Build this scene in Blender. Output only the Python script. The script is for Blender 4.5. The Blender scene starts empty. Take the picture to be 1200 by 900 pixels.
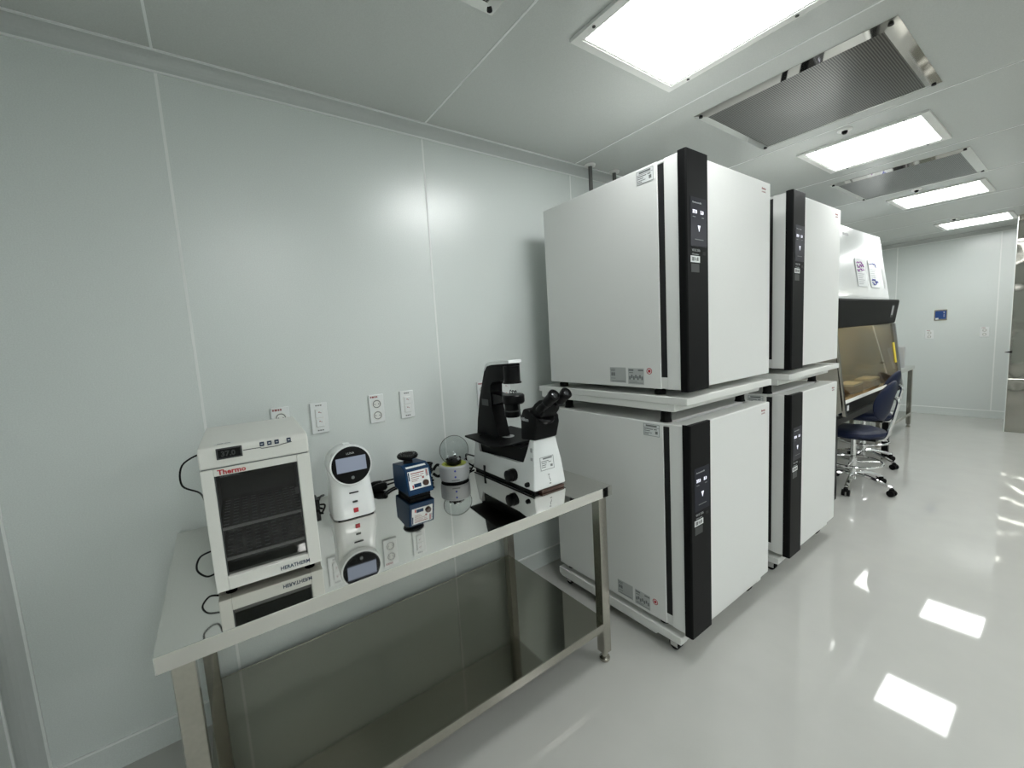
import bpy, bmesh, math, random
from mathutils import Vector, Matrix
random.seed(7)
R = math.radians
C = bpy.context.scene.collection
sc = bpy.context.scene

# ------------------------------------------------------------------ camera
cd = bpy.data.cameras.new('camera'); cam = bpy.data.objects.new('camera', cd); C.objects.link(cam)
Rv = Vector((0.58605581, 0.8080789, -0.05955732)); Uv = Vector((-0.05269254, 0.11135598, 0.99238266)); Fv = Vector((-0.80855556, 0.57845339, -0.10784055))
YAW = -0.9498
Mx = Matrix((Rv, Uv, -Fv)).transposed().to_4x4(); Mx.translation = Vector((1.95788854, 0.29670149, 1.44563558))
cam.matrix_world = Mx
cd.sensor_fit = 'HORIZONTAL'; cd.sensor_width = 36.0; cd.lens = 485.0465 / 1200 * 36
cd.clip_start = 0.02; cd.clip_end = 50
sc.camera = cam

# ------------------------------------------------------------------ world, exposure
w = bpy.data.worlds.new('world'); sc.world = w; w.use_nodes = True
w.node_tree.nodes['Background'].inputs[0].default_value = (0.5, 0.53, 0.52, 1)
w.node_tree.nodes['Background'].inputs[1].default_value = 0.05
sc.view_settings.view_transform = 'Standard'; sc.view_settings.look = 'None'
sc.view_settings.exposure = 1.5; sc.view_settings.gamma = 1; sc.view_settings.use_curve_mapping = False
LIGHT = 6.0          # emission of the ceiling panels, the room's own lamps and the added third row
sc.cycles.max_bounces = 10; sc.cycles.diffuse_bounces = 6; sc.cycles.glossy_bounces = 6; sc.cycles.transparent_max_bounces = 12
sc.cycles.use_denoising = True

H = 2.495            # ceiling height
Y0, Y1, X1 = -0.35, 8.708, 5.2   # room: back wall, far wall, right wall

# ------------------------------------------------------------------ materials
def mat(name, col, rough=.5, metal=0, spec=.5, coat=0, noise=0, nscale=60, bump=0, bscale=300, emit=None, estr=0, rvar=0, coat_rough=.05):
    m = bpy.data.materials.new(name); m.use_nodes = True
    nt = m.node_tree; b = nt.nodes['Principled BSDF']
    b.inputs['Base Color'].default_value = (*col, 1); b.inputs['Roughness'].default_value = rough
    b.inputs['Metallic'].default_value = metal; b.inputs['Specular IOR Level'].default_value = spec
    b.inputs['Coat Weight'].default_value = coat; b.inputs['Coat Roughness'].default_value = coat_rough
    if emit:
        b.inputs['Emission Color'].default_value = (*emit, 1); b.inputs['Emission Strength'].default_value = estr
    if noise or bump or rvar:
        tc = nt.nodes.new('ShaderNodeTexCoord')
    if noise:
        n = nt.nodes.new('ShaderNodeTexNoise'); n.inputs['Scale'].default_value = nscale; n.inputs['Detail'].default_value = 4
        nt.links.new(tc.outputs['Object'], n.inputs['Vector'])
        r = nt.nodes.new('ShaderNodeValToRGB')
        r.color_ramp.elements[0].position = .3; r.color_ramp.elements[1].position = .7
        r.color_ramp.elements[0].color = (*[c * (1 - noise) for c in col], 1)
        r.color_ramp.elements[1].color = (*[min(1, c * (1 + noise)) for c in col], 1)
        nt.links.new(n.outputs['Fac'], r.inputs['Fac']); nt.links.new(r.outputs['Color'], b.inputs['Base Color'])
    if bump:
        n2 = nt.nodes.new('ShaderNodeTexNoise'); n2.inputs['Scale'].default_value = bscale; n2.inputs['Detail'].default_value = 2
        nt.links.new(tc.outputs['Object'], n2.inputs['Vector'])
        bp = nt.nodes.new('ShaderNodeBump'); bp.inputs['Strength'].default_value = bump; bp.inputs['Distance'].default_value = .002
        nt.links.new(n2.outputs['Fac'], bp.inputs['Height']); nt.links.new(bp.outputs['Normal'], b.inputs['Normal'])
    if rvar:
        n3 = nt.nodes.new('ShaderNodeTexNoise'); n3.inputs['Scale'].default_value = 3; n3.inputs['Detail'].default_value = 5
        nt.links.new(tc.outputs['Object'], n3.inputs['Vector'])
        mr = nt.nodes.new('ShaderNodeMapRange'); mr.inputs['To Min'].default_value = rough; mr.inputs['To Max'].default_value = rough + rvar
        nt.links.new(n3.outputs['Fac'], mr.inputs['Value']); nt.links.new(mr.outputs['Result'], b.inputs['Roughness'])
    return m

M = {}
M['wall'] = mat('wall_enamel', (.68, .72, .705), .25, noise=.05, nscale=260, bump=.15, bscale=500, spec=.95)
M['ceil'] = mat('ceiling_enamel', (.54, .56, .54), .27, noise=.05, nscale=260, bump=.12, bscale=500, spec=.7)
M['seal'] = mat('sealant', (.80, .82, .81), .4)
M['trim'] = mat('trim_enamel_shaded', (.52, .545, .535), .3, noise=.02, nscale=200)  # darker than the walls to put the cove's inner shade into the colour
M['floor'] = mat('epoxy_floor', (.46, .46, .435), .03, spec=.45, noise=.02, nscale=6, rvar=.02)
M['white'] = mat('cabinet_white', (.75, .755, .74), .5, spec=.3, noise=.02, nscale=300, bump=.08, bscale=900)
M['cream'] = mat('stand_white', (.74, .745, .72), .4)
M['gloss'] = mat('gloss_white', (.80, .82, .82), .22, coat=.4)
M['oven'] = mat('oven_enamel', (.70, .70, .66), .42, noise=.015, nscale=300)
M['sdark'] = mat('charcoal_plastic', (.005, .0052, .0055), .5, spec=.12)
M['black'] = mat('black_plastic', (.003, .003, .0035), .35, spec=.18)
M['gap'] = mat('black_gasket', (.004, .004, .005), .6)
M['rubber'] = mat('black_rubber', (.004, .004, .004), .6, spec=.15)
M['steel'] = mat('mirror_steel', (.74, .73, .70), .03, metal=1, rvar=.03)
M['brush'] = mat('brushed_steel', (.50, .48, .43), .2, metal=1, noise=.05, nscale=90)
M['steeld'] = mat('shelf_steel', (.36, .355, .31), .04, metal=1, rvar=.03)
M['chrome'] = mat('chrome', (.75, .75, .75), .08, metal=1)
M['rod'] = mat('dull_steel', (.13, .13, .125), .35, metal=.8)
M['blue'] = mat('blue_enamel', (.003, .030, .085), .4, spec=.2, bump=.1, bscale=600)
M['navy'] = mat('navy_vinyl', (.005, .010, .034), .45, spec=.25, bump=.15, bscale=400)
M['screen'] = mat('dark_screen', (.004, .0045, .008), .3, spec=.15, emit=(.05, .055, .11), estr=.03)
M['lcd'] = mat('lcd_screen', (.18, .2, .26), .1, emit=(.26, .30, .38), estr=.13)
M['panelblue'] = mat('blue_screen', (.01, .04, .14), .15, emit=(.02, .07, .25), estr=.1)
M['digit'] = mat('lit_digits', (.6, .6, .65), .4, emit=(.8, .8, .95), estr=.35)
M['paper'] = mat('paper', (.72, .74, .74), .6)
M['silver'] = mat('silver_sticker', (.42, .435, .43), .4)
M['clearlab'] = mat('grey_sticker', (.46, .475, .47), .35)
M['ink'] = mat('ink', (.03, .03, .035), .5)
M['inkg'] = mat('grey_ink', (.16, .17, .17), .5)
M['red'] = mat('red_print', (.45, .02, .03), .4)
M['dred'] = mat('dark_red_print', (.30, .10, .10), .5)
M['purple'] = mat('purple_ink', (.30, .06, .35), .5)
M['blueink'] = mat('blue_ink', (.05, .06, .35), .5)
M['btn'] = mat('button_blue', (.012, .03, .07), .4)
M['grey'] = mat('grey_plastic', (.40, .41, .42), .4)
M['greyd'] = mat('grey_band', (.035, .038, .038), .45)
M['lime'] = mat('lime_plastic', (.45, .50, .05), .4)
M['yellow'] = mat('yellow_sticker', (.75, .62, .05), .5)
M['tan'] = mat('tan_box', (.28, .16, .06), .6)
M['chamber'] = mat('chamber_steel', (.72, .62, .43), .4, metal=.1)
M['ovenin'] = mat('oven_lining', (.035, .035, .035), .3, metal=.3)
M['brown'] = mat('brown_plate', (.05, .02, .012), .3)
M['tray'] = mat('tray_steel', (.10, .10, .10), .25, metal=.9)
M['traylip'] = mat('tray_lip', (.85, .85, .83), .35, metal=.3)
M['lens'] = mat('eye_glass', (.08, .085, .09), .08, metal=.6)

def glass(name, tint, fac, rough=.02):
    m = bpy.data.materials.new(name); m.use_nodes = True; nt = m.node_tree
    nt.nodes.clear(); o = nt.nodes.new('ShaderNodeOutputMaterial'); mx = nt.nodes.new('ShaderNodeMixShader')
    t = nt.nodes.new('ShaderNodeBsdfTransparent'); g = nt.nodes.new('ShaderNodeBsdfGlossy')
    t.inputs[0].default_value = (*tint, 1); g.inputs['Roughness'].default_value = rough
    g.inputs[0].default_value = (.9, .9, .9, 1)
    f = nt.nodes.new('ShaderNodeFresnel'); ge = nt.nodes.new('ShaderNodeNewGeometry'); io = nt.nodes.new('ShaderNodeMapRange')
    io.inputs['To Min'].default_value = 1.45; io.inputs['To Max'].default_value = 1 / 1.45
    nt.links.new(ge.outputs['Backfacing'], io.inputs['Value']); nt.links.new(io.outputs[0], f.inputs[0])
    ad = nt.nodes.new('ShaderNodeMath'); ad.operation = 'ADD'; ad.inputs[1].default_value = fac
    nt.links.new(f.outputs[0], ad.inputs[0]); nt.links.new(ad.outputs[0], mx.inputs[0])
    nt.links.new(t.outputs[0], mx.inputs[1]); nt.links.new(g.outputs[0], mx.inputs[2]); nt.links.new(mx.outputs[0], o.inputs[0])
    return m
M['tint'] = glass('tinted_glass', (.62, .62, .62), 0)
M['clear'] = glass('clear_plastic', (.93, .95, .95), .0)
M['sash'] = glass('sash_glass', (.80, .78, .70), .06)

# emissive diffuser, for the room's lamps and the added third row: brightest in the middle, falling a little at the edges
m = bpy.data.materials.new('lamp_diffuser'); m.use_nodes = True; nt = m.node_tree; b = nt.nodes['Principled BSDF']
b.inputs['Base Color'].default_value = (.8, .8, .8, 1)
b.inputs['Emission Color'].default_value = (.975, 1.0, .99, 1); b.inputs['Emission Strength'].default_value = LIGHT
M['lamp'] = m
M['warm'] = mat('warm_tube', (.8, .75, .5), .4, emit=(1.0, .86, .55), estr=9)

# perforated filter mesh on the ceiling units: fine dark holes in a bright metal sheet
def perf(name, a, b_, scale, metal=.7, rough=.35):
    m = bpy.data.materials.new(name); m.use_nodes = True; nt = m.node_tree; b = nt.nodes['Principled BSDF']
    tc = nt.nodes.new('ShaderNodeTexCoord'); v = nt.nodes.new('ShaderNodeTexVoronoi'); v.inputs['Scale'].default_value = scale
    v.voronoi_dimensions = '2D'; v.inputs['Randomness'].default_value = 0.0
    nt.links.new(tc.outputs['Object'], v.inputs['Vector'])
    r = nt.nodes.new('ShaderNodeValToRGB'); r.color_ramp.elements[0].position = .30; r.color_ramp.elements[1].position = .42
    r.color_ramp.elements[0].color = (*a, 1); r.color_ramp.elements[1].color = (*b_, 1)
    nt.links.new(v.outputs['Distance'], r.inputs['Fac']); nt.links.new(r.outputs['Color'], b.inputs['Base Color'])
    b.inputs['Metallic'].default_value = metal; b.inputs['Roughness'].default_value = rough
    return m
M['perf'] = perf('perforated_sheet', (.008, .008, .008), (.24, .24, .23), 120, .8, .28)

# wavy thin stainless sheet
m = bpy.data.materials.new('wavy_steel'); m.use_nodes = True; nt = m.node_tree; b = nt.nodes['Principled BSDF']
b.inputs['Base Color'].default_value = (.40, .39, .35, 1); b.inputs['Metallic'].default_value = 1; b.inputs['Roughness'].default_value = .07
tc = nt.nodes.new('ShaderNodeTexCoord'); n = nt.nodes.new('ShaderNodeTexNoise'); n.inputs['Scale'].default_value = 2.2; n.inputs['Detail'].default_value = 1
bp = nt.nodes.new('ShaderNodeBump'); bp.inputs['Strength'].default_value = .6; bp.inputs['Distance'].default_value = .05
nt.links.new(tc.outputs['Object'], n.inputs['Vector']); nt.links.new(n.outputs['Fac'], bp.inputs['Height']); nt.links.new(bp.outputs['Normal'], b.inputs['Normal'])
M['wavy'] = m

# ------------------------------------------------------------------ object helpers
def link(name, bm, m, parent=None, smooth=False, auto=True):
    me = bpy.data.meshes.new(name); bmesh.ops.recalc_face_normals(bm, faces=bm.faces); bm.to_mesh(me); bm.free()
    me.materials.append(m)
    o = bpy.data.objects.new(name, me); C.objects.link(o)
    if parent: o.parent = parent
    if smooth:
        for p in me.polygons: p.use_smooth = True
        if auto: me.set_sharp_from_angle(angle=R(35))
    return o
def thing(name, label, cat, loc=(0, 0, 0), rotz=0, group=None):
    o = bpy.data.objects.new(name, None); C.objects.link(o); o.empty_display_size = .1
    o.location = loc; o.rotation_euler = (0, 0, rotz); o['label'] = label; o['category'] = cat
    if group: o['group'] = group
    return o
def tag(o, label, cat, group=None):
    o['label'] = label; o['category'] = cat
    if group: o['group'] = group
    return o
def dup(root, loc=None, label=None):
    r = root.copy(); C.objects.link(r)
    if loc is not None: r.location = loc
    if label: r['label'] = label
    for ch in list(root.children):
        c = ch.copy(); C.objects.link(c); c.parent = r
        for g in ch.children:
            d = g.copy(); C.objects.link(d); d.parent = c
    return r
def struct(name, bm, m, parent=None):
    o = link(name, bm, m, parent)
    if not parent: o['kind'] = 'structure'
    return o
def bx(bm, x0, x1, y0, y1, z0, z1, bev=0, seg=2):
    r = bmesh.ops.create_cube(bm, size=1)
    vs = r['verts']
    for v in vs:
        v.co = Vector(((x0 + x1) / 2 + v.co.x * (x1 - x0), (y0 + y1) / 2 + v.co.y * (y1 - y0), (z0 + z1) / 2 + v.co.z * (z1 - z0)))
    if bev:
        es = list({e for v in vs for e in v.link_edges})
        bmesh.ops.bevel(bm, geom=es, offset=bev, segments=seg, affect='EDGES', profile=.5)
    return bm
def box(x0, x1, y0, y1, z0, z1, bev=0, seg=2):
    return bx(bmesh.new(), x0, x1, y0, y1, z0, z1, bev, seg)
def boxes(*L, bev=0):
    bm = bmesh.new()
    for l in L: bx(bm, *l, bev)
    return bm
def cyl(p0, p1, r0, r1=None, n=24, bm=None, cap=True):
    bm = bm or bmesh.new(); p0 = Vector(p0); p1 = Vector(p1); r1 = r0 if r1 is None else r1
    d = (p1 - p0); L = d.length; q = d.to_track_quat('Z', 'Y').to_matrix().to_4x4()
    bmesh.ops.create_cone(bm, cap_ends=cap, segments=n, radius1=r0, radius2=r1, depth=L, matrix=Matrix.Translation((p0 + p1) / 2) @ q)
    return bm
def lathe(prof, center=(0, 0, 0), axis=(0, 0, 1), n=32, bm=None):
    bm = bm or bmesh.new(); q = Vector(axis).to_track_quat('Z', 'Y'); c = Vector(center); rings = []
    for (r, z) in prof:
        if r < 1e-6: rings.append([bm.verts.new(c + q @ Vector((0, 0, z)))])
        else: rings.append([bm.verts.new(c + q @ Vector((r * math.cos(2 * math.pi * i / n), r * math.sin(2 * math.pi * i / n), z))) for i in range(n)])
    for a, b in zip(rings, rings[1:]):
        for i in range(n):
            j = (i + 1) % n
            if len(a) == 1 and len(b) == 1: continue
            if len(a) == 1: bm.faces.new((a[0], b[i], b[j]))
            elif len(b) == 1: bm.faces.new((a[i], a[j], b[0]))
            else: bm.faces.new((a[i], a[j], b[j], b[i]))
    return bm
def tube(pts, r, n=8, bm=None, sub=6, closed=False):
    """Catmull-Rom smoothed tube"""
    bm = bm or bmesh.new(); P = [Vector(p) for p in pts]; out = []
    N = len(P)
    rng = range(N) if closed else range(N - 1)
    for i in rng:
        g = (lambda k: P[k % N]) if closed else (lambda k: P[max(0, min(N - 1, k))])
        a, b, c, d = g(i - 1), g(i), g(i + 1), g(i + 2)
        for s in range(sub):
            t = s / sub
            out.append(.5 * ((2 * b) + (c - a) * t + (2 * a - 5 * b + 4 * c - d) * t * t + (3 * b - a - 3 * c + d) * t ** 3))
    if not closed: out.append(P[-1])
    rings = []; K = len(out); prev = None
    for i, p in enumerate(out):
        t = (out[(i + 1) % K] - out[i - 1]) if closed else (out[min(K - 1, i + 1)] - out[max(0, i - 1)])
        t.normalize()
        if prev is None:
            u = t.cross(Vector((0, 0, 1)));
            if u.length < .1: u = t.cross(Vector((1, 0, 0)))
        else: u = prev - t * prev.dot(t)
        u.normalize(); prev = u; v = t.cross(u)
        rings.append([bm.verts.new(p + r * (math.cos(2 * math.pi * k / n) * u + math.sin(2 * math.pi * k / n) * v)) for k in range(n)])
    for i in range(K if closed else K - 1):
        a, b = rings[i], rings[(i + 1) % K]
        for k in range(n): bm.faces.new((a[k], a[(k + 1) % n], b[(k + 1) % n], b[k]))
    if not closed:
        bm.faces.new(rings[0]); bm.faces.new(rings[-1])
    return bm
def prism(poly, a0, a1, axis='y', bev=0, seg=2, bm=None):
    """poly: (x,z) for axis y, (y,z) for axis x, (x,y) for axis z"""
    bm = bm or bmesh.new()
    f = {'y': lambda p, a: (p[0], a, p[1]), 'x': lambda p, a: (a, p[0], p[1]), 'z': lambda p, a: (p[0], p[1], a)}[axis]
    A = [bm.verts.new(f(p, a0)) for p in poly]; B = [bm.verts.new(f(p, a1)) for p in poly]
    bm.faces.new(A); bm.faces.new(B[::-1]); n = len(poly)
    for i in range(n): bm.faces.new((A[i], A[(i + 1) % n], B[(i + 1) % n], B[i]))
    if bev:
        vs = set(A + B); es = [e for e in bm.edges if e.verts[0] in vs and e.verts[1] in vs]
        bmesh.ops.bevel(bm, geom=es, offset=bev, segments=seg, affect='EDGES', profile=.5)
    return bm
def xf(bm, mtx):
    bmesh.ops.transform(bm, matrix=mtx, verts=bm.verts); return bm
def frame_mtx(o, right, up):
    r = Vector(right).normalized(); u = Vector(up).normalized(); n = r.cross(u)
    m = Matrix((r, u, n)).transposed().to_4x4(); m.translation = Vector(o); return m
def flat(rects, o, right, up, th=.0006):
    """thin printed rectangles (x0,x1,y0,y1) on a plane"""
    bm = bmesh.new()
    for (a, b, c, d) in rects: bx(bm, a, b, c, d, 0, th)
    return xf(bm, frame_mtx(o, right, up))
_tc = {}
def text(s, size, m, parent, o, right, up, align='LEFT', bold=0, name='lettering', sx=1):
    cu = bpy.data.curves.new('t', 'FONT'); cu.body = s; cu.size = size; cu.align_x = align; cu.extrude = .0002; cu.offset = bold; cu.resolution_u = 2
    ob = bpy.data.objects.new('t', cu); C.objects.link(ob)
    bpy.context.view_layer.update()
    me = bpy.data.meshes.new_from_object(ob.evaluated_get(bpy.context.evaluated_depsgraph_get()))
    bpy.data.objects.remove(ob); bpy.data.curves.remove(cu)
    mt = frame_mtx(o, right, up) @ Matrix.Diagonal((sx, 1, 1, 1)); me.transform(mt); me.materials.clear(); me.materials.append(m)
    t = bpy.data.objects.new(name, me); C.objects.link(t); t.parent = parent; return t
X, Y, Z = Vector((1, 0, 0)), Vector((0, 1, 0)), Vector((0, 0, 1))

# ------------------------------------------------------------------ the room
floor = struct('floor', box(-.1, X1 + .1, Y0 - .1, Y1 + .1, -.08, 0), M['floor'])
SE = [0.247, 1.244, 2.24, 3.232, 4.215, 5.2, 6.17, 7.16, 8.13]       # panel joints along the corridor
ED = [Y0] + SE + [Y1]
wl = struct('wall_left', box(-.1, -.012, Y0 - .1, Y1 + .1, 0, H + .05), M['seal'])
g = .003
for a, b in zip(ED, ED[1:]):
    struct('wall_panel', box(-.012, 0, a + g, b - g, .0, H, .0015, 1), M['wall'], wl)
for s in SE:
    struct('joint_sealant', box(-.0125, .0008, s - g - .0015, s + g + .0015, .1, H - .045), M['seal'], wl)
ce = struct('ceiling', box(-.1, X1 + .1, Y0 - .1, Y1 + .1, H + .012, H + .1), M['seal'])
# ceiling panels; the lamps and filters sit just below them
for a, b in zip(ED, ED[1:]):
    struct('ceiling_panel', box(0, X1, a + g, b - g, H, H + .012, .0015, 1), M['ceil'], ce)
for s in SE:
    struct('joint_sealant', box(0.045, X1, s - g - .001, s + g + .001, H - .0008, H + .0125), M['seal'], ce)
wf = struct('wall_far', box(-.1, X1 + .1, Y1 + .012, Y1 + .1, 0, H + .05), M['seal'])
for a, b in ((0, .24), (.24, 1.245), (1.245, 2.25), (2.25, X1)):
    struct('wall_panel', box(a + g, b - g, Y1, Y1 + .012, 0, H, .0015, 1), M['wall'], wf)
for s in (.24, 1.245): struct('joint_sealant', box(s - .006, s + .006, Y1 - .001, Y1 + .0125, .1, H - .04), M['seal'], wf)
wb = struct('wall_back', box(-.1, X1 + .1, Y0 - .1, Y0 - .012, 0, H + .05), M['seal'])
for a, b in ((0, 1.0), (1.0, 2.0), (2.0, 3.0), (3.0, 4.0), (4.0, X1)):
    struct('wall_panel', box(a + g, b - g, Y0 - .012, Y0, 0, H, .0015, 1), M['wall'], wb)
wr = struct('wall_right', box(X1 + .012, X1 + .1, Y0 - .1, Y1 + .1, 0, H + .05), M['seal'])
for a, b in zip(ED, ED[1:]):
    struct('wall_panel', box(X1, X1 + .012, a + g, b - g, 0, H, .0015, 1), M['wall'], wr)
# cove mouldings: concave quarter with a bead on each edge
def cove(p0, p1, u, v, r=.046, bead=.004):
    """cove along p0-p1; u, v point from the corner along the two surfaces"""
    p0, p1, u, v = map(Vector, (p0, p1, u, v)); bm = bmesh.new()
    pr = [(0.0005, r + bead), (bead, r + bead), (bead, r)]
    for i in range(0, 7):
        a = math.pi + i / 6 * math.pi / 2
        pr.append((r + (r - bead) * math.cos(a), r + (r - bead) * math.sin(a)))
    pr = pr[:3] + pr[3:] + [(r, bead), (r + bead, bead), (r + bead, .0005), (.0005, .0005)]
    A = [bm.verts.new(p0 + u * x + v * y) for x, y in pr]; B = [bm.verts.new(p1 + u * x + v * y) for x, y in pr]
    n = len(pr)
    for i in range(n): bm.faces.new((A[i], A[(i + 1) % n], B[(i + 1) % n], B[i]))
    bm.faces.new(A); bm.faces.new(B[::-1]); return bm
def bead(name, bm, parent): return struct(name, bm, M['seal'], parent)
t1 = struct('trim_1', cove((0, Y0, H), (0, Y1, H), X, -Z), M['trim'])
bead('edge_bead', boxes((.0001, .0055, Y0, Y1, H - .053, H - .046), (.046, .053, Y0, Y1, H - .0055, H - .0001)), t1)
t2 = struct('trim_2', cove((0, Y0, 0), (0, Y0, H), X, Y, r=.055), M['trim'])
bead('edge_bead', boxes((.0001, .0055, Y0 + .055, Y0 + .062, 0, H - .05), (.055, .062, Y0 + .0001, Y0 + .0055, 0, H - .05)), t2)
t3 = struct('trim_3', cove((0, Y1, 0), (0, Y1, H), X, -Y), M['trim'])
bead('edge_bead', boxes((.0001, .0055, Y1 - .053, Y1 - .046, 0.1, H - .05), (.046, .053, Y1 - .0055, Y1 - .0001, 0.1, H - .05)), t3)
t4 = struct('trim_4', cove((0, Y1, H), (X1, Y1, H), -Y, -Z), M['trim'])
bead('edge_bead', boxes((.05, X1, Y1 - .0055, Y1 - .0001, H - .053, H - .046)), t4)
t5 = struct('trim_5', cove((0, Y0, H), (X1, Y0, H), Y, -Z), M['trim'])
bl = struct('baseboard_left', box(.0, .006, Y0 + .06, Y1 - .05, 0, .1), M['wall'])
bead('edge_bead', box(.0001, .0075, Y0 + .06, Y1 - .05, .098, .106), bl)
bf = struct('baseboard_far', box(.05, X1, Y1 - .006, Y1, 0, .1), M['wall'])
bead('edge_bead', box(.05, X1, Y1 - .0075, Y1 - .0001, .096, .106), bf)
bb = struct('baseboard_back', box(.06, X1, Y0, Y0 + .006, 0, .1), M['wall'])
br = struct('baseboard_right', box(X1 - .006, X1, Y0, Y1, 0, .1), M['wall'])

# ------------------------------------------------------------------ ceiling lamps and filter units
def ceiling_lamp(x0, y0, lab, vis=True):
    t = thing('ceiling_light', lab, 'ceiling light', (x0 + .3, y0 + .3, H), 0, 'square lamp panels along the ceiling')
    bm = boxes((-.3, .3, -.3, -.27, -.012, -.0005), (-.3, .3, .27, .3, -.012, -.0005), (-.3, -.27, -.2699, .2699, -.012, -.0005), (.27, .3, -.2699, .2699, -.012, -.0005))
    link('frame', bm, M['cream'], t)
    link('inner_lip', boxes((-.27, .27, -.27, -.262, -.009, -.001), (-.27, .27, .262, .27, -.009, -.001), (-.27, -.262, -.262, .262, -.009, -.001), (.262, .27, -.262, .262, -.009, -.001)), M['cream'], t)
    link('diffuser', box(-.262, .262, -.262, .262, -.007, -.001), M['lamp'], t)
    for (px, py) in ((-.2, -.285), (.2, -.285), (-.2, .285), (.2, .285)):
        link('screw', cyl((px, py, -.0145), (px, py, -.012), .006, n=10), M['greyd'], t)
    return t
labs = ['large bright square lamp panel nearest the camera, cut by the top edge', 'second bright lamp panel, between the two steel filter units',
        'third lamp panel along the ceiling, just beyond the smaller steel filter unit', 'farthest lamp panel in the ceiling, by the far wall']
for (y0, l) in zip((1.455, 3.425, 5.405, 7.39), labs): ceiling_lamp(.82, y0, l)
# the second row over the other side of the room (outside the frame, seen as glow on the left wall), plus an added third row
for y0 in (.47, 2.44, 4.41, 6.39):
    ceiling_lamp(2.6, y0, 'added lamp panel of an unseen third row, there to brighten the walls')
    ceiling_lamp(4.3, y0, 'added lamp panel of an unseen third row, there to brighten the walls')  # third row added to brighten the left wall and incubator sides
def filter_unit(x0, y0, w_, d_, lab):
    t = thing('ceiling_filter_unit', lab, 'air vent', (x0 + w_ / 2, y0 + d_ / 2, H), 0, 'steel filter units in the ceiling')
    a, b = w_ / 2, d_ / 2; f = .048
    # sloping mirror-steel rim: four trapezoid strips
    bm = bmesh.new()
    O = [(-a, -b), (a, -b), (a, b), (-a, b)]; I = [(-a + f, -b + f), (a - f, -b + f), (a - f, b - f), (-a + f, b - f)]
    for nm in range(4):
        b1 = bmesh.new(); o0, o1, i0, i1 = O[nm], O[(nm + 1) % 4], I[nm], I[(nm + 1) % 4]
        vs = [b1.verts.new(v) for v in [(*o0, -.003), (*o1, -.003), (*i1, -.013), (*i0, -.013), (*o0, -.0005), (*o1, -.0005), (*i1, -.0005), (*i0, -.0005)]]
        for q in ((0, 1, 2, 3), (4, 5, 6, 7), (0, 1, 5, 4), (2, 3, 7, 6), (1, 2, 6, 5), (0, 3, 7, 4)): b1.faces.new([vs[k] for k in q])
        link('rim', b1, M['steel'], t)
    bm.free()
    link('perforated_plate', box(-a + f, a - f, -b + f, b - f, -.011, -.0005), M['perf'], t)
    for (sx, sy) in ((-1, -1), (1, -1), (-1, 1), (1, 1)):
        link('corner_screw', cyl((sx * (a - .024), sy * (b - .024), -.0125), (sx * (a - .024), sy * (b - .024), -.005), .009, n=10), M['black'], t)
    return t
filter_unit(.748, 2.374, .762, .755, 'larger perforated steel filter unit in the ceiling beside the nearest lamp')
filter_unit(.705, 4.36, .75, .80, 'farther, smaller looking perforated steel filter unit between two lamps')
filter_unit(.02 + .748, .40, .762, .755, 'steel filter unit whose corner just shows at the top edge of the picture')
def sensor(x, y, lab):
    t = thing('ceiling_sensor', lab, 'sensor', (x, y, H), 0, 'small ceiling sensors')
    link('mounting_plate', lathe([(0, -.0005), (.035, -.0005), (.035, -.004), (.028, -.008), (0, -.008)], n=24), M['cream'], t, True)
    link('sensor_head', lathe([(.014, -.008), (.014, -.016), (.008, -.024), (0, -.024)], n=16), M['black'], t, True)
sensor(1.103, 3.294, 'small round sensor nearest the camera, between filter unit and second lamp')
sensor(1.048, 5.258, 'small round sensor between the far filter unit and the third lamp')
sensor(1.01, 7.213, 'tiny round sensor beside the farthest lamp panel')
# pipes by the left wall, behind the top of the first incubator
def pipe(x, y, lab):
    t = thing('gas_pipe', lab, 'pipe', (x, y, 0), 0, 'thin steel pipes from the ceiling')
    link('pipe_run', cyl((0, 0, .3), (0, 0, H - .001), .0125, n=16), M['rod'], t, True)
    link('ceiling_collar', lathe([(.012, H - .012), (.03, H - .012), (.034, H - .002), (.034, H - .0005), (.012, H - .0005)], n=24), M['cream'], t, True)
pipe(.085, 2.335, 'left one of two thin dark steel pipes behind the top incubator')
pipe(.085, 2.56, 'right one of two thin dark steel pipes behind the top incubator')

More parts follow.
